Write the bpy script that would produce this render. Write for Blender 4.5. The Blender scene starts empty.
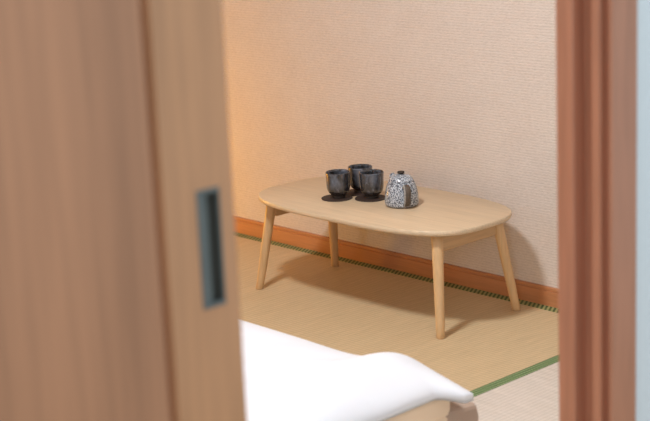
import bpy, bmesh, math, random
from mathutils import Vector, Matrix, noise
PI = math.pi
S = bpy.context.scene
COL = S.collection

# ------------------------------------------------------------------ camera
YAW, PIT, ROL = 0.8229, 0.2397, -0.0462
f = Vector((-math.sin(YAW)*math.cos(PIT), math.cos(YAW)*math.cos(PIT), -math.sin(PIT)))
r = Vector((math.cos(YAW), math.sin(YAW), 0))
u = r.cross(f)
r2 = r*math.cos(ROL) + u*math.sin(ROL)
u2 = -r*math.sin(ROL) + u*math.cos(ROL)
cam = bpy.data.cameras.new('camera')
cam_o = bpy.data.objects.new('camera', cam); COL.objects.link(cam_o)
M = Matrix((r2, u2, -f)).transposed().to_4x4()
M.translation = (3.2846, -3.2838, 1.4341)
cam_o.matrix_world = M
cam.sensor_fit = 'HORIZONTAL'; cam.sensor_width = 36
cam.lens = 1518.4/650*36
cam.clip_start = 0.05
cam.dof.use_dof = True
cam.dof.focus_distance = 4.72
cam.dof.aperture_fstop = 3.7
S.camera = cam_o

# ------------------------------------------------------------------ world, lamps, exposure
W = bpy.data.worlds.new('world'); S.world = W; W.use_nodes = True
bg = W.node_tree.nodes['Background']
bg.inputs[0].default_value = (0.69, 0.87, 0.98, 1)       # cool overcast daylight filling the hallway
bg.inputs[1].default_value = 1.06

def lamp(name, kind, loc, power, color, size, rot=(0, 0, 0)):
    l = bpy.data.lights.new(name, kind); l.energy = power; l.color = color
    if kind == 'AREA':
        l.shape = 'DISK'; l.size = size
    else:
        l.shadow_soft_size = size
    o = bpy.data.objects.new(name, l); COL.objects.link(o); o.location = loc; o.rotation_euler = rot
    return o
lamp('ceiling_lamp', 'AREA', (0.48, -1.40, 2.33), 52, (0.96, 0.98, 1.0), 0.34)
lamp('floor_lantern_light', 'POINT', (-1.60, -0.48, 0.20), 21.5, (1.0, 0.49, 0.02), 0.13)
lamp('hall_window_daylight', 'AREA', (4.1, -5.0, 1.95), 38, (0.90, 0.96, 1.0), 1.1, tuple((Vector((1.5, 0, .45))-Vector((4.1, -5.0, 1.95))).to_track_quat('-Z', 'Y').to_euler()))
wl = lamp('added_window_fill', 'AREA', (-1.05, -3.33, 1.25), 4.5, (0.95, 0.98, 1.0), 1.0, (PI/2, 0, 0))   # unseen front window light, added to brighten table edges, legs and jamb
wl.data.shape = 'SQUARE'

S.view_settings.view_transform = 'Standard'
S.view_settings.look = 'None'
S.view_settings.gamma = 1
S.view_settings.use_curve_mapping = False
S.view_settings.exposure = 0.0

# ------------------------------------------------------------------ materials
class N:
    def __init__(s, name):
        s.m = bpy.data.materials.new(name); s.m.use_nodes = True
        s.t = s.m.node_tree; s.b = s.t.nodes['Principled BSDF']
        s.co = s.t.nodes.new('ShaderNodeTexCoord').outputs['Object']
    def new(s, t, **kw):
        n = s.t.nodes.new(t)
        for k, v in kw.items(): setattr(n, k, v)
        return n
    def put(s, sock, v):
        if hasattr(v, 'is_output'): s.t.links.new(v, sock)
        else: sock.default_value = v
    def mapped(s, scale=(1, 1, 1), rot=(0, 0, 0), loc=(0, 0, 0)):
        n = s.new('ShaderNodeMapping'); s.t.links.new(s.co, n.inputs[0])
        n.inputs['Scale'].default_value = scale; n.inputs['Rotation'].default_value = rot; n.inputs['Location'].default_value = loc
        return n.outputs[0]
    def noise(s, vec, scale=5, detail=3, rough=.5, dist=0):
        n = s.new('ShaderNodeTexNoise'); s.t.links.new(vec, n.inputs['Vector'])
        n.inputs['Scale'].default_value = scale; n.inputs['Detail'].default_value = detail
        n.inputs['Roughness'].default_value = rough; n.inputs['Distortion'].default_value = dist
        return n.outputs['Fac']
    def wave(s, vec, scale, axis='X', dist=0, dscale=1):
        n = s.new('ShaderNodeTexWave', bands_direction=axis); s.t.links.new(vec, n.inputs['Vector'])
        n.inputs['Scale'].default_value = scale; n.inputs['Distortion'].default_value = dist
        n.inputs['Detail Scale'].default_value = dscale; n.inputs['Detail'].default_value = 2
        return n.outputs['Fac']
    def ramp(s, fac, stops, interp='LINEAR'):
        n = s.new('ShaderNodeValToRGB'); s.t.links.new(fac, n.inputs[0]); n.color_ramp.interpolation = interp
        e = n.color_ramp.elements
        while len(e) < len(stops): e.new(0.5)
        for el, (p, c) in zip(e, stops):
            el.position = p; el.color = (*c, 1) if len(c) == 3 else c
        return n.outputs[0]
    def math(s, op, a, b=0.0):
        n = s.new('ShaderNodeMath', operation=op); s.put(n.inputs[0], a); s.put(n.inputs[1], b); return n.outputs[0]
    def mix(s, fac, a, b, blend='MIX'):
        n = s.new('ShaderNodeMix', data_type='RGBA', blend_type=blend)
        s.put(n.inputs[0], fac)
        for i, v in ((6, a), (7, b)):
            s.put(n.inputs[i], (*v, 1) if isinstance(v, tuple) and len(v) == 3 else v)
        return n.outputs[2]
    def bump(s, h, strength=.3, dist=.002):
        n = s.new('ShaderNodeBump'); s.t.links.new(h, n.inputs['Height'])
        n.inputs['Strength'].default_value = strength; n.inputs['Distance'].default_value = dist
        s.t.links.new(n.outputs[0], s.b.inputs['Normal'])
    def set(s, color=None, rough=None, **kw):
        if color is not None: s.put(s.b.inputs['Base Color'], (*color, 1) if isinstance(color, tuple) and len(color) == 3 else color)
        if rough is not None: s.put(s.b.inputs['Roughness'], rough)
        for k, v in kw.items(): s.put(s.b.inputs[k], v)
        return s.m

def shade(c, k): return tuple(min(1, x*k) for x in c)

def wood(name, c, axis='X', contrast=.18, rough=.45, scale=1.0, fine=1.0):
    n = N(name)
    lo, hi = 1.2*scale, 26*scale
    sc = {'X': (lo, hi, hi), 'Y': (hi, lo, hi), 'Z': (hi, hi, lo)}[axis]
    v = n.mapped(sc)
    a = n.noise(v, 1.0, 4, .55, .6)
    v2 = n.mapped(tuple(x*6 for x in sc))
    b = n.noise(v2, 1.0, 2, .5)
    col = n.ramp(a, [(.3, shade(c, 1-contrast)), (.5, c), (.72, shade(c, 1+contrast*.6))])
    g = n.ramp(b, [(.35, (1-.12*fine,)*3), (.6, (1, 1, 1))])
    col = n.mix(1.0, col, g, 'MULTIPLY')
    n.bump(b, .06, .001)
    return n.set(col, rough)

MAT = {}
MAT['door_panel_wood'] = wood('door panel wood', (.47, .215, .113), 'Z', .2, .5, .45)
MAT['door_stile_wood'] = wood('door stile wood', (.545, .263, .13), 'Z', .1, .5, .5)
MAT['jamb_wood'] = wood('reddish jamb wood', (.53, .222, .128), 'Z', .1, .45, .8)
MAT['skirting_wood'] = wood('orange brown skirting wood', (.50, .215, .095), 'X', .1, .42)
MAT['birch'] = wood('pale birch tabletop', (.66, .50, .325), 'X', .07, .36, 1.0, .8)
MAT['lit_birch_edge'] = wood('lit birch edge', (.68, .53, .36), 'X', .05, .4)  # light falling on the table edge put into a lighter colour
MAT['birch_leg'] = wood('honey birch leg', (.66, .43, .22), 'Z', .09, .4, 1.2, .7)
MAT['birch_rail'] = wood('honey birch rail', (.58, .37, .19), 'Y', .09, .45)

def wallpaper():
    n = N('woven pinkish beige wallpaper')
    a = n.noise(n.mapped((85, 85, 330)), 1, 2, .55, .2)
    b = n.noise(n.mapped((190, 190, 420)), 1, 2, .6)
    c = n.noise(n.mapped((9, 9, 9)), 1, 3)
    w = n.wave(n.mapped((1, 1, 1)), 36, 'Z', 2.5, 6)
    h = n.math('ADD', n.math('ADD', n.math('MULTIPLY', a, .55), n.math('MULTIPLY', b, .25)), n.math('MULTIPLY', w, .14))
    col = n.ramp(h, [(.32, (.555, .485, .43)), (.5, (.65, .572, .512)), (.68, (.70, .622, .562))])
    col = n.mix(1.0, col, n.ramp(c, [(.3, (.965, .955, .95)), (.7, (1, 1, 1))]), 'MULTIPLY')
    n.bump(h, .6, .003)
    return n.set(col, .85)
MAT['wallpaper'] = wallpaper()

def tatami(name, c, rush):
    n = N(name)
    sx = (10, 340, 1) if rush == 'X' else (340, 10, 1)
    a = n.noise(n.mapped(sx), 1, 3, .65)                       # rush stalks
    sl = (4, 60, 1) if rush == 'X' else (60, 4, 1)
    l = n.noise(n.mapped(sl), 1, 3, .6)                        # broader streaks
    w = n.wave(n.mapped((1, 1, 1)), 22 if rush == 'X' else 22, rush, 1.2, 3)   # warp ribs across the rush
    col = n.ramp(a, [(.3, shade(c, .87)), (.52, c), (.72, shade(c, 1.12))])
    col = n.mix(1.0, col, n.ramp(l, [(.32, (.94, .935, .92)), (.6, (1, 1, 1))]), 'MULTIPLY')
    col = n.mix(1.0, col, n.ramp(w, [(0, (.87, .865, .85)), (.6, (1, 1, 1))]), 'MULTIPLY')
    h = n.math('ADD', n.math('MULTIPLY', a, .4), n.math('MULTIPLY', w, .6))
    n.bump(h, .35, .002)
    return n.set(col, .55)
MAT['tatami_tan'] = tatami('tan tatami rush', (.62, .468, .278), 'Y')
MAT['tatami_sheen'] = tatami('tatami rush with painted sheen', (.68, .61, .54), 'X')  # same rush turned crosswise, its sheen painted as a paler colour

def heri(name, along):
    n = N(name)
    sp = n.new('ShaderNodeSeparateXYZ'); n.t.links.new(n.co, sp.inputs[0])
    k = 2*PI/(.016 if along == 'X' else .022)
    x = n.math('MULTIPLY', sp.outputs[0], k); y = n.math('MULTIPLY', sp.outputs[1], k)
    if along == 'X':      # slanting straw coloured ticks
        v = n.math('ADD', n.math('MULTIPLY', n.math('SINE', n.math('ADD', x, n.math('MULTIPLY', y, .55))), .5), .5)
        col = n.ramp(v, [(.25, (.075, .11, .035)), (.8, (.33, .33, .14))])
    else:                 # small light diamonds
        a = n.math('SINE', n.math('ADD', x, y)); b = n.math('SINE', n.math('SUBTRACT', x, y))
        v = n.math('ADD', n.math('MULTIPLY', n.math('MULTIPLY', a, b), .5), .5)
        col = n.ramp(v, [(.35, (.04, .10, .032)), (.8, (.30, .40, .18))])
    n.bump(v, .3, .001)
    return n.set(col, .7)
MAT['heri_x'] = heri('green patterned edging along wall', 'X')
MAT['heri_y'] = heri('green patterned edging across', 'Y')

def cloth(name, c, scale=500, rough=.9, s=.1):
    n = N(name); a = n.noise(n.mapped((scale,)*3), 1, 2)
    b = n.noise(n.mapped((16, 16, 16)), 1, 3)
    n.bump(n.math('ADD', n.math('MULTIPLY', a, .2), b), s, .006)
    return n.set(c, rough, **{'Sheen Weight': .15})
MAT['white_cotton'] = cloth('white cotton', (.76, .79, .845))
MAT['grey_cotton'] = cloth('grey brown cotton', (.40, .29, .22), s=.1)
MAT['beige_cotton'] = cloth('beige cotton', (.82, .64, .46), s=.05)

def plaster(name, c):
    n = N(name); a = n.noise(n.mapped((60, 60, 60)), 1, 4); n.bump(a, .08, .002)
    return n.set(n.ramp(a, [(.3, shade(c, .97)), (.7, c)]), .8)
MAT['hall_white'] = plaster('white hall plaster', (.80, .81, .82))
MAT['room_plaster'] = plaster('beige room plaster', (.50, .34, .21))
MAT['ceiling'] = plaster('pale ceiling boards', (.48, .31, .175))
MAT['subfloor'] = wood('hall floor wood', (.45, .29, .17), 'Y')

def metal():
    n = N('dark steel blue metal'); a = n.noise(n.mapped((90, 90, 12)), 1, 2)
    return n.set(n.ramp(a, [(.3, (.12, .13, .125)), (.7, (.16, .17, .16))]), .5, Metallic=.2)
MAT['pull_metal'] = metal()
def shaded_metal():
    n = N('shaded recess metal'); a = n.noise(n.mapped((60, 60, 12)), 1, 2)
    return n.set(n.ramp(a, [(.3, (.045, .043, .035)), (.7, (.065, .06, .05))]), .6, Metallic=.2)  # shade inside the recess painted as a darker metal
MAT['recess_shade_metal'] = shaded_metal()

def glaze():
    n = N('black tea glaze with blue grey streaks and painted sheen')
    a = n.noise(n.mapped((60, 60, 22)), 1, 4, .6, .8)
    b = n.noise(n.mapped((240, 240, 90)), 1, 3, .6)
    col = n.ramp(a, [(.36, (.012, .012, .014)), (.55, (.028, .032, .042)), (.72, (.13, .145, .19))])
    col = n.mix(n.math('MULTIPLY', b, .35), col, (.07, .055, .04))
    sp = n.new('ShaderNodeSeparateXYZ'); n.t.links.new(n.co, sp.inputs[0])
    big = n.noise(n.mapped((28, 28, 16), loc=(.3, .1, .2)), 1, 3, .55)
    sheenf = n.math('MULTIPLY', n.ramp(sp.outputs[2], [(.028, (0, 0, 0)), (.05, (1, 1, 1))]), n.ramp(big, [(.42, (0, 0, 0)), (.6, (1, 1, 1))]))
    col = n.mix(n.math('MULTIPLY', sheenf, .35), col, (.23, .26, .33))  # reflected blue grey sheen painted in patches on the upper body
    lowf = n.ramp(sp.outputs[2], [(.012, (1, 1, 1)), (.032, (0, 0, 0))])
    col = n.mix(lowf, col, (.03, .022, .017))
    n.bump(b, .08, .001)
    return n.set(col, .15, **{'Coat Weight': .8, 'Coat Roughness': .08})
MAT['glaze'] = glaze()
def unglazed(name, c):
    n = N(name); a = n.noise(n.mapped((200, 200, 200)), 1, 3); n.bump(a, .2, .001)
    return n.set(n.ramp(a, [(.3, shade(c, .7)), (.7, shade(c, 1.2))]), .65)
MAT['dark_clay'] = unglazed('dark brown clay', (.035, .024, .018))
MAT['brown_clay'] = unglazed('grey brown clay', (.10, .078, .06))
MAT['coaster'] = unglazed('dark brown leather', (.044, .025, .018))
MAT['bracket'] = unglazed('dark bracket steel', (.03, .025, .02))

def speckle():
    n = N('white glaze with dark vermicular specks')
    a = n.noise(n.mapped((275, 275, 275)), 1, 1.0, .5, .4)
    b = n.noise(n.mapped((40, 40, 40)), 1, 2)
    col = n.ramp(a, [(.43, (.05, .06, .085)), (.50, (.36, .40, .45)), (.60, (.56, .60, .65))])
    sp = n.new('ShaderNodeSeparateXYZ'); n.t.links.new(n.co, sp.inputs[0])
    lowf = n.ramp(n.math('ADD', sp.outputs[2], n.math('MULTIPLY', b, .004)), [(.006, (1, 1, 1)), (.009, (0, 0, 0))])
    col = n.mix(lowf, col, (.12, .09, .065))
    n.bump(a, .12, .001)
    return n.set(col, .3, **{'Coat Weight': .3, 'Coat Roughness': .1})
MAT['speckle'] = speckle()
MAT['handle_lit_side'] = unglazed('lit handle side', (.36, .35, .33))  # light on the handle's left side put into a paler grey

# ------------------------------------------------------------------ mesh helpers
def obj(name, bm, mat, parent=None, smooth=False, kind=None, bevel=0, loc=None):
    bmesh.ops.recalc_face_normals(bm, faces=bm.faces[:])
    me = bpy.data.meshes.new(name); bm.to_mesh(me); bm.free()
    for m in (mat if isinstance(mat, (list, tuple)) else [mat]): me.materials.append(MAT[m])
    for p in me.polygons: p.use_smooth = smooth
    o = bpy.data.objects.new(name, me); COL.objects.link(o)
    if parent: o.parent = parent
    if kind: o['kind'] = kind
    if loc: o.location = loc
    if bevel:
        b = o.modifiers.new('bevel', 'BEVEL'); b.width = bevel; b.segments = 3; b.limit_method = 'ANGLE'; b.angle_limit = math.radians(40)
    return o
def thing(name, label, cat, loc, group=None, rz=0):
    o = bpy.data.objects.new(name, None); COL.objects.link(o)
    o.location = loc; o.rotation_euler = (0, 0, rz); o.empty_display_size = .1
    o['label'] = label; o['category'] = cat
    if group: o['group'] = group
    return o
def box(bm, x0, x1, y0, y1, z0, z1):
    v = [bm.verts.new((x, y, z)) for x in (x0, x1) for y in (y0, y1) for z in (z0, z1)]
    for q in ((0, 1, 3, 2), (4, 6, 7, 5), (0, 4, 5, 1), (2, 3, 7, 6), (0, 2, 6, 4), (1, 5, 7, 3)):
        bm.faces.new([v[i] for i in q])
    return bm
def bx(*a): return box(bmesh.new(), *a)
def prism(pts, a0, a1, axis='Z'):
    """extrude the outline pts along an axis"""
    bm = bmesh.new()
    def P(p, a): return {'Z': (p[0], p[1], a), 'X': (a, p[0], p[1]), 'Y': (p[0], a, p[1])}[axis]
    lo = [bm.verts.new(P(p, a0)) for p in pts]; hi = [bm.verts.new(P(p, a1)) for p in pts]
    n = len(pts)
    for i in range(n): bm.faces.new((lo[i], lo[(i+1) % n], hi[(i+1) % n], hi[i]))
    bm.faces.new(lo); bm.faces.new(hi)
    return bm
def lathe(prof, seg=48, closed=False, bm=None):
    bm = bm or bmesh.new(); rings = []
    for (rr, z) in prof:
        if rr < 1e-6: rings.append([bm.verts.new((0, 0, z))])
        else: rings.append([bm.verts.new((rr*math.cos(2*PI*i/seg), rr*math.sin(2*PI*i/seg), z)) for i in range(seg)])
    pairs = list(zip(rings, rings[1:])) + ([(rings[-1], rings[0])] if closed else [])
    for A, B in pairs:
        for i in range(seg):
            j = (i+1) % seg
            if len(A) == 1 and len(B) == 1: continue
            if len(A) == 1: bm.faces.new((A[0], B[i], B[j]))
            elif len(B) == 1: bm.faces.new((A[i], A[j], B[0]))
            else: bm.faces.new((A[i], A[j], B[j], B[i]))
    return bm
def loft(rings, cap=True):
    bm = bmesh.new(); R = [[bm.verts.new(p) for p in rg] for rg in rings]; n = len(R[0])
    for A, B in zip(R, R[1:]):
        for i in range(n):
            j = (i+1) % n; bm.faces.new((A[i], A[j], B[j], B[i]))
    if cap: bm.faces.new(R[0]); bm.faces.new(R[-1])
    return bm

# ------------------------------------------------------------------ the setting
YW = 0.2628            # front of the skirting board
XP0, XP1 = 1.6095, 1.70  # partition between tatami room and hall
XL, YF, ZC = -2.1, -3.3, 2.42
YJ = -1.154            # reveal of the door jamb
ZH = 2.02              # head of the doorway
obj('wall_back', bx(XL-.1, XP1, YW+.010, YW+.11, -.1, ZC), 'wallpaper', kind='structure')
obj('wall_left', bx(XL-.1, XL, YF, YW+.010, -.1, ZC), 'room_plaster', kind='structure')
WX0, WX1, WZ0, WZ1 = -1.58, -.52, .72, 1.78
bm = bx(XL-.1, WX0, YF-.1, YF, -.1, ZC); box(bm, WX1, XP0, YF-.1, YF, -.1, ZC); box(bm, WX0, WX1, YF-.1, YF, -.1, WZ0); box(bm, WX0, WX1, YF-.1, YF, WZ1, ZC)
obj('wall_front', bm, 'room_plaster', kind='structure')
bm = bx(WX0, WX0+.03, YF-.06, YF+.012, WZ0, WZ1); box(bm, WX1-.03, WX1, YF-.06, YF+.012, WZ0, WZ1)
box(bm, WX0+.03, WX1-.03, YF-.06, YF+.012, WZ0, WZ0+.03); box(bm, WX0+.03, WX1-.03, YF-.06, YF+.012, WZ1-.03, WZ1)
obj('added_window_1', bm, 'jamb_wood', kind='structure')  # unseen window frame, added around the front fill light
obj('wall_right', bx(XP0, XP1, -1.10, YW+.010, -.1, ZC), 'hall_white', kind='structure')
obj('wall_right', bx(XP0, XP1, YF-.1, -2.92, -.1, ZC), 'hall_white', kind='structure')
obj('wall_right', bx(XP0, XP1, -2.92, -1.10, ZH+.06, ZC), 'hall_white', kind='structure')
obj('wall_hall', bx(XP0+.02, 2.6, YW+.11, YW+.2, -.1, ZC), 'hall_white', kind='structure')
obj('ceiling', bx(XL-.1, XP1, YF-.1, YW+.11, ZC, ZC+.08), 'ceiling', kind='structure')
obj('floor', bx(XL-.1, XP0, YF-.1, YW+.010, -.10, -.014), 'tatami_tan', kind='structure')
obj('floor_hall', bx(XP0, 5.0, -6.0, YW+.11, -.10, 0.0), 'subfloor', kind='structure')
# skirting: small lip along the top, a fine groove below it
sk = [(YW+.010, -.014), (YW, -.014), (YW, .0475), (YW+.0025, .0490), (YW+.0025, .0505), (YW, .052), (YW, .059), (YW+.002, .061), (YW+.010, .061)]
obj('baseboard_back', prism(sk, XL, XP0, 'X'), 'skirting_wood', kind='structure')
# jamb at the far side of the doorway: reveal with a channel for the door, then the casing
jp = [(1.6095, -1.10), (1.6095, YJ), (1.6445, YJ), (1.6465, YJ+.002), (1.6465, YJ+.034), (1.6850, YJ+.034), (1.6865, YJ+.001),
      (1.6880, YJ), (1.7030, YJ), (1.7045, YJ+.001), (1.7045, YJ+.020), (1.7235, YJ+.020), (1.7235, YJ+.002), (1.7255, YJ), (1.7285, YJ+.001), (1.73, YJ+.004),
      (1.73, -1.0815), (1.7293, -1.0795), (1.727, -1.0785), (1.70, -1.0785), (1.70, -1.10)]
obj('trim_1', prism(jp, 0, ZH+.06), 'jamb_wood', kind='structure')
hp = [(1.60, ZH), (1.73, ZH), (1.73, ZH+.06), (1.60, ZH+.06)]
obj('trim_2', prism([(a, b) for a, b in hp], -2.92, YJ, 'Y'), 'jamb_wood', kind='structure')

# sliding door, half open, on the hall side
d = bpy.data.objects.new('door_1', None); COL.objects.link(d); d['kind'] = 'structure'; d.location = (1.7, -2.4, 0)
d['label'] = 'pinkish brown wooden sliding door with dark metal pull, pushed half open'
Y0 = 2.4
def dl(y): return y+Y0
YE, YG = -1.9850, -2.1045      # free edge, stile/panel joint
HX, HY0, HY1, HZ0, HZ1 = 0, -2.0505, -2.0105, .8120, .9800
# stile with an opening for the recessed pull
bm = bmesh.new()
ys = [YG, HY0+.003, HY1-.003, YE]; zs = [.004, HZ0+.003, HZ1-.003, ZH-.004]
for i in range(3):
    for k in range(3):
        if i == 1 and k == 1: continue
        box(bm, -.034, 0, dl(ys[i]), dl(ys[i+1]), zs[k], zs[k+1])
bmesh.ops.remove_doubles(bm, verts=bm.verts[:], dist=1e-5)
seen = {}
for fc in bm.faces:
    key = tuple(round(c, 4) for c in fc.calc_center_median()); seen.setdefault(key, []).append(fc)
bmesh.ops.delete(bm, geom=[x for v in seen.values() if len(v) > 1 for x in v], context='FACES')
obj('stile', bm, 'door_stile_wood', d)
pp = [(-.030, dl(-2.90)), (-.003, dl(-2.90)), (-.003, dl(YG)-.0155), (-.0045, dl(YG)-.0135), (-.014, dl(YG)-.0125), (-.014, dl(YG)), (-.030, dl(YG))]
obj('panel', prism(pp, .004, ZH-.004), 'door_panel_wood', d)
# the pull: a raised rim around a hollow tray
bm = bmesh.new()
def ring(y0, y1, z0, z1, x): return [bm.verts.new(p) for p in ((x, y0, z0), (x, y1, z0), (x, y1, z1), (x, y0, z1))]
a, b, c, e = dl(HY0), dl(HY1), HZ0, HZ1
t = .006
L = [ring(a, b, c, e, -.001), ring(a, b, c, e, .0015), ring(a+.0015, b-.0015, c+.0015, e-.0015, .0028), ring(a+t, b-.0036, c+t, e-t, .0024), ring(a+t+.001, b-.0040, c+t+.001, e-t-.001, .0005)]
for A, B in zip(L, L[1:]):
    for i in range(4): bm.faces.new((A[i], A[(i+1) % 4], B[(i+1) % 4], B[i]))
pull = obj('door_pull', bm, 'pull_metal', d); pull['label'] = 'dark steel recessed finger pull'
ri, zi0, zi1 = (a+t, b-.0040), c+t, e-t
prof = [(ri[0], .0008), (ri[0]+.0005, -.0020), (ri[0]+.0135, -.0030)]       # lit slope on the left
dark = [(ri[0]+.0135, -.0030), (ri[0]+.0145, -.0095), (ri[1]-.0012, -.0100), (ri[1], .0008)]       # deep finger groove on the right, its shade put into a darker metal
for nm, pf, mt_ in (('recess', prof, 'pull_metal'), ('finger_groove', dark, 'recess_shade_metal')):
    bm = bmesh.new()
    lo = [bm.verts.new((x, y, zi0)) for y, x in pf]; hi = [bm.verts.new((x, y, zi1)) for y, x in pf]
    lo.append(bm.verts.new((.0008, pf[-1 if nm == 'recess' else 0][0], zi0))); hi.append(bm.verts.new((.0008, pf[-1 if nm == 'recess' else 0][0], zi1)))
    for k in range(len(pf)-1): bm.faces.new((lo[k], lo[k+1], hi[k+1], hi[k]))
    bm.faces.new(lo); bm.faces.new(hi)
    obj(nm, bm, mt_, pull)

# ------------------------------------------------------------------ tatami mats
XB, WB = .7595, .0334
mt = thing('tatami_mat', 'tan tatami mat under the low table, green edging along the wall', 'tatami mat', (-.1, -.18, 0), 'tatami mats on the floor')
obj('mat_surface', bx(-1.1+.1, XB+.1, -.64+.18, YW+.18, -.014, 0), 'tatami_tan', mt)
obj('cloth_edging', bx(-1.1+.1, XB+.1, YW-.0348+.18, YW+.18-.0005, -.013, .0012), 'heri_x', mt)
obj('cloth_edging', bx(-1.1+.1, XB+.1, -.64+.18, -.605+.18, -.013, .0012), 'heri_x', mt)
mt = thing('tatami_mat', 'tatami mat with a pale pinkish sheen beside the door jamb, right of the green strip', 'tatami mat', (1.18, -.6, 0), 'tatami mats on the floor')
obj('mat_surface', bx(XB-1.18+.0005, XP0-.006-1.18, -1.53+.6, YW+.6, -.014, 0), 'tatami_sheen', mt)
obj('cloth_edging', bx(XB-1.18, XB+WB-1.18, -1.53+.6, YW+.6-.036, -.013, .0014), 'heri_y', mt)
obj('cloth_edging', bx(XP0-.006-WB-1.18, XP0-.006-1.18, -1.53+.6, YW+.6-.0005, -.013, .0014), 'heri_y', mt)

# ------------------------------------------------------------------ bedding
bed = thing('mattress', 'beige futon mattress under the white duvet, low on the floor', 'mattress', (0, -1.2, .0018))
def rrect(x0, x1, y0, y1, R, n=8):
    P = []
    for cx, cy, a0 in ((x1-R, y1-R, 0), (x0+R, y1-R, PI/2), (x0+R, y0+R, PI), (x1-R, y0+R, 1.5*PI)):
        for k in range(n+1):
            t = a0+PI/2*k/n; P.append((cx+R*math.cos(t), cy+R*math.sin(t)))
    return P
MX0, MX1, MY0, MY1, MZ = -1.05, .965, -1.70, -.735, .138
rg = []
for (ins, z) in ((.012, 0), (.003, .008), (0, .02), (0, .07), (.004, .075), (0, .08), (0, .122), (.003, .131), (.014, MZ)):
    rg.append([(x, y+1.2, z) for x, y in rrect(MX0+ins, MX1-ins, MY0+ins, MY1-ins, .03)])
obj('mattress_body', loft(rg), 'beige_cotton', bed, smooth=False)

rg = []
for ins, z in ((.006, .0005), (0, .006), (-.002, .05), (.001, .076), (.004, .084), (.014, .088)):
    rg.append([(x+.010*math.sin(9*y), y+1.2, z+.04*z*math.sin(30*y)) for x, y in rrect(.880+ins, .976-ins, -.768+ins, -.660-ins, .018)])
sh = obj('corner_cloth', loft(rg), 'grey_cotton', bed, smooth=False, bevel=.003)  # separate grey brown cloth piece at the mattress corner
sh['label'] = 'grey brown cloth at the mattress corner'

def sstep(a, b, x):
    t = max(0, min(1, (x-a)/(b-a))); return t*t*(3-2*t)
DX0, DX1, DY0, DY1 = -1.12, .975, -1.78, -.738
def duvet():
    nx, ny = 170, 110
    bm = bmesh.new(); top = {}; bot = {}
    q = lambda dd, w: math.sqrt(max(0, 1-(1-min(dd/w, 1))**2))
    for i in range(nx+1):
        for j in range(ny+1):
            s, t = i/nx, j/ny                       # rows crowd towards the far and right borders, where the edge rolls over
            x = DX0+(DX1-DX0)*(1-(1-s)**1.8); y = DY0+(DY1-DY0)*(1-(1-t)**1.8)
            roll = q(DX1-x, .09)*q(DY1-y, .11)*q(x-DX0, .09)*q(y-DY0, .11)
            cx = sstep(.80, 1.0, x)*sstep(-.83, -.76, y)               # the drooping corner
            ridge = math.exp(-((x-.80+.35*(y+.80))/.075)**2)*sstep(-1.35, -.9, y)
            dip = math.exp(-((x-.62+.35*(y+.80))/.09)**2)*sstep(-1.2, -.85, y)
            h = .043+.028*ridge-.004*dip+.004*(1-sstep(.2, .75, x))
            inner = sstep(.02, .16, min(DX1-x, DY1-y))
            h += inner*(.008*noise.noise((x*3.2, y*4.4, .3))+.006*noise.noise((x*8+y*5, y*5-x*4, 2.1)))
            fold = noise.noise((x*2.2+1.2*y, (y-.6*x)*9, 5.5))
            h += (.008+.007*sstep(.4, .8, x))*fold*sstep(.1, .5, x)*inner
            z = .147 - .004*(1-sstep(.7, 1, x))*1 - .006*(1-sstep(.5, .9, x)) + h*roll - .002*cx*(1-.5*roll)
            xx = x + .062*cx*sstep(.85, 1, x) + .006*noise.noise((y*7, 0, 3))*sstep(.9, 1, x)*sstep(-.80, -.95, y)
            yy = y - .02*cx*sstep(-.87, -.75, y) + (.034*sstep(.68, .84, x)-.020*sstep(.85, 1.0, x))*sstep(-.9, -.75, y)
            inside = (MX0-.004 < xx < MX1+.004) and (MY0-.004 < yy < MY1+.004)
            if inside: z = max(z, MZ+.0055); zb = MZ+.0022
            else: zb = z-.009-.008*cx
            top[i, j] = bm.verts.new((xx, yy, z)); bot[i, j] = bm.verts.new((xx, yy, zb))
    for i in range(nx):
        for j in range(ny):
            bm.faces.new([top[a] for a in ((i, j), (i+1, j), (i+1, j+1), (i, j+1))])
            bm.faces.new([bot[a] for a in ((i, j), (i, j+1), (i+1, j+1), (i+1, j))])
    for i in range(nx):
        bm.faces.new((top[i, 0], bot[i, 0], bot[i+1, 0], top[i+1, 0])); bm.faces.new((top[i, ny], top[i+1, ny], bot[i+1, ny], bot[i, ny]))
    for j in range(ny):
        bm.faces.new((top[0, j], top[0, j+1], bot[0, j+1], bot[0, j])); bm.faces.new((top[nx, j], bot[nx, j], bot[nx, j+1], top[nx, j+1]))
    return bm
dv = obj('duvet', duvet(), 'white_cotton', smooth=True)
dv['label'] = 'rumpled white duvet spread over the low mattress in the foreground'; dv['category'] = 'duvet'

# ------------------------------------------------------------------ the low table
HT = .32
tb = thing('low_table', 'low oval pale wooden table with four splayed round legs, by the wall', 'table', (0, 0, .0004))
def sup(a, b, n, k=120):
    P = []
    for i in range(k):
        t = 2*PI*i/k; c, s = math.cos(t), math.sin(t)
        P.append((a*math.copysign(abs(c)**(2/n), c), b*math.copysign(abs(s)**(2/n), s)))
    return P
TA, TB, TN = .4492, .2310, 3.2
rg = []
for ins, z in ((.012, HT-.0175), (.0035, HT-.0165), (.0008, HT-.0135), (0, HT-.008), (.0005, HT-.003), (.0016, HT-.0009), (.0035, HT)):
    rg.append([(x, y, z) for x, y in sup(TA-ins, TB-ins, TN)])
top = obj('tabletop', loft(rg), ['birch', 'lit_birch_edge'], tb, smooth=True)
for p in top.data.polygons:
    if len(p.vertices) == 4 and abs(p.normal.z) < .75: p.material_index = 1
bpy.context.view_layer.update()
FX, FY, TX, TY = .4036, .1731, .3642, .1338
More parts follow.
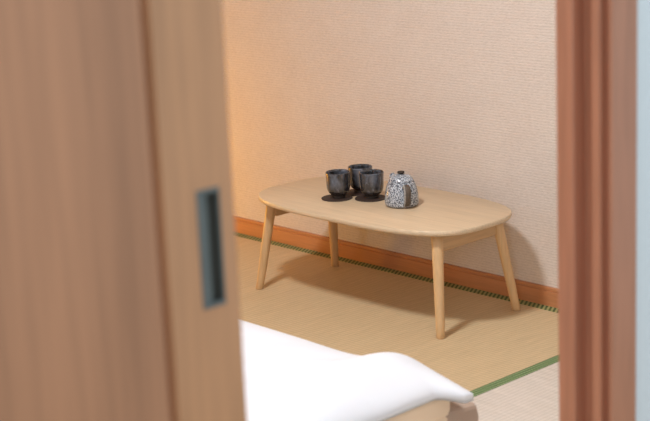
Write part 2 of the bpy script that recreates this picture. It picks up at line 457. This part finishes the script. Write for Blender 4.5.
for sx in (-1, 1):
    for sy in (-1, 1):
        rg = []
        zt = HT-.0175
        for k in range(9):
            t = k/8; z = zt*t
            tt = z/.29
            cx, cy = FX+(TX-FX)*tt, FY+(TY-FY)*tt
            rad = .0128+.0048*t**.9
            if k == 0: rad -= .0012
            rg.append([(sx*cx+rad*math.cos(2*PI*i/28), sy*cy+rad*math.sin(2*PI*i/28), z) for i in range(28)])
            if k == 0: rg.append([(sx*cx+(rad+.0012)*math.cos(2*PI*i/28), sy*cy+(rad+.0012)*math.sin(2*PI*i/28), .002) for i in range(28)])
        obj('leg', loft(rg), 'birch_leg', tb, smooth=True)
    rail = obj('cross_rail', bx(sx*.362-.010, sx*.362+.010, -.128, .128, .245, HT-.0175), 'birch_rail', tb, bevel=.003)
    for sy in (-1, 1):
        # folding bracket screwed to the inner face of the rail
        bm = bx(sx*.362-sx*.0125-.002, sx*.362-sx*.0125+.002, sy*.060-.016, sy*.060+.016, .264, HT-.0172)
        box(bm, min(sx*.350, sx*.326), max(sx*.350, sx*.326), sy*.060-.010, sy*.060+.010, HT-.0195, HT-.0173)
        obj('folding_bracket', bm, 'bracket', rail, bevel=.0008)

# ------------------------------------------------------------------ teacups on coasters
def cup_profile():
    out = [(0, .004), (.0165, .004), (.0175, 0), (.0215, 0), (.0222, .002), (.0220, .009), (.0232, .012), (.0285, .0165), (.0328, .0235), (.0350, .033), (.0358, .045), (.0362, .060), (.0364, .073),
           (.0370, .0805), (.0369, .0828), (.0360, .0836), (.0350, .0825), (.0342, .076), (.0336, .060), (.0330, .042), (.0305, .027), (.025, .0185), (.015, .0145), (0, .0135)]
    return out
def make_cup(label):
    t = thing('teacup', label, 'teacup', (0, 0, 0), 'dark glazed teacups on the table')
    pr = [(a*1.072, b) for a, b in cup_profile()]
    obj('cup_body', lathe([(0, .0088), (.020, .0088)] + pr[5:], 56), 'glaze', t, smooth=True)
    ft = obj('foot_ring', lathe([(.0165, .0085), (.0165, .003), (.0175, 0), (.0208, 0), (.0222, .002), (.0221, .0092), (.0165, .0092)], 48), 'dark_clay', t, smooth=False)
    ft['label'] = 'unglazed dark clay foot'
    return t
def make_coaster(label):
    bm = lathe([(0, 0), (.0486, 0), (.0498, .0008), (.0500, .0024), (.0490, .0034), (.0466, .0036), (.0456, .0031), (.0441, .0034), (0, .0034)], 64)
    o = obj('coaster', bm, 'coaster', smooth=False)
    o['label'] = label; o['category'] = 'coaster'; o['group'] = 'round dark coasters under the cups'
    return o
cups = [(-.1431, -.0493, 'leftmost of the three dark teacups, on its own coaster', 'round dark coaster under the leftmost teacup', .4),
        (-.0531, .0122, 'dark glazed teacup nearest the speckled teapot, in front', 'round dark coaster right beside the speckled teapot', 2.3),
        (-.1399, .0486, 'dark glazed teacup standing behind the other two cups', 'dark coaster under the rear teacup, nearly hidden by the front cups', 4.1)]
cup0 = make_cup(cups[0][2]); coas0 = make_coaster(cups[0][3])
for i, (x, y, lb, lc, rz) in enumerate(cups):
    if i == 0: cu, cs = cup0, coas0
    else:
        cu = cup0.copy(); COL.objects.link(cu); cu['label'] = lb
        for ch in list(cup0.children):
            cc = ch.copy(); COL.objects.link(cc); cc.parent = cu
        cs = coas0.copy(); COL.objects.link(cs); cs['label'] = lc
    cs.location = (x, y, HT+.0003)
    k = (.0042, .0035, .0035)[i]
    cu.location = (x+k, y+k, HT+.0037+.0002); cu.rotation_euler = (0, 0, rz)

# ------------------------------------------------------------------ teapot
AZ = math.radians(-30)
tp = thing('teapot', 'speckled white and grey ceramic teapot with brown handle and knob', 'teapot', (.0905, .0060, HT+.0003), rz=AZ)
body = [(0, 0), (.044, 0), (.0475, .0015), (.0498, .006), (.0510, .014), (.0508, .025), (.0492, .040), (.0468, .054), (.0435, .066), (.0398, .0755), (.0388, .0772), (.0372, .0774), (.034, .0768), (.030, .074), (0, .073)]
obj('pot_body', lathe([(a*1.035, b) for a, b in body], 72), 'speckle', tp, smooth=True)
lid = obj('lid', lathe([(0, .0745), (.033, .0755), (.0385, .0780), (.0388, .0792), (.0368, .0845), (.0318, .0905), (.0255, .0955), (.0175, .0988), (.008, .1000), (0, .1002)], 64), 'speckle', tp, smooth=True)
kn = obj('knob', lathe([(0, .0985), (.0070, .0985), (.0072, .1005), (.0105, .1030), (.0116, .1055), (.0105, .1078), (.0065, .1090), (.003, .1082), (0, .1080)], 32), 'dark_clay', lid, smooth=True)
kn['label'] = 'dark brown knob'
# strap handle: a loop standing out along +x
path = [(.0440, .0650), (.0500, .0705), (.0570, .0715), (.0625, .0680), (.0660, .0600), (.0668, .0490), (.0655, .0370), (.0620, .0250), (.0565, .0160), (.0500, .0120)]
bm = bmesh.new(); rows = []
for i, (px, pz) in enumerate(path):
    a = Vector(path[max(i-1, 0)]); b = Vector(path[min(i+1, len(path)-1)]); tg = (b-a).normalized(); nn = Vector((-tg[1], tg[0]))
    if nn.dot(Vector((px, pz))-Vector((.045, .042))) < 0: nn = -nn
    hw = .0112-.0012*abs(i-4.5)/4.5; th = .0050
    o_, i_ = Vector((px, pz))+nn*th, Vector((px, pz))-nn*th
    m_ = Vector((px, pz))
    rows.append([bm.verts.new(p) for p in ((o_[0], -hw*.72, o_[1]), (o_[0]+nn[0]*.0006, 0, o_[1]+nn[1]*.0006), (o_[0], hw*.72, o_[1]), (m_[0], hw, m_[1]), (i_[0], hw*.72, i_[1]), (i_[0], -hw*.72, i_[1]), (m_[0], -hw, m_[1]))])
for A, B in zip(rows, rows[1:]):
    for k in range(7):
        fc = bm.faces.new((A[k], A[(k+1) % 7], B[(k+1) % 7], B[k]))
        fc.material_index = 1 if k in (5, 6) else 0
bm.faces.new(rows[0]); bm.faces.new(rows[-1])
h = obj('handle', bm, ['brown_clay', 'handle_lit_side'], tp, smooth=True); h['label'] = 'grey brown strap handle'
# spout on the far side
rg = []
for (px, pz, rr, ang) in ((-.040, .050, .015, 0), (-.052, .058, .0125, .3), (-.060, .066, .0105, .7), (-.0640, .077, .0098, .9), (-.0670, .0865, .0092, .9)):
    dx, dz = -math.sin(ang), -math.cos(ang)
    rg.append([(px+rr*math.cos(2*PI*i/24)*math.cos(PI/2-ang)*-1*0 + rr*math.cos(2*PI*i/24)*math.sin(ang), rr*math.sin(2*PI*i/24), pz+rr*math.cos(2*PI*i/24)*math.cos(ang)) for i in range(24)])
last = rg[-1]; cxm = sum(p[0] for p in last)/24; czm = sum(p[2] for p in last)/24
rg.append([(cxm+(p[0]-cxm)*.72, p[1]*.72, czm+(p[2]-czm)*.72) for p in last])
rg.append([(cxm+.006+(p[0]-cxm)*.6, p[1]*.6, czm-.008+(p[2]-czm)*.6) for p in last])
so = obj('spout', loft(rg), 'speckle', tp, smooth=True); so.rotation_euler = (0, 0, math.radians(9))
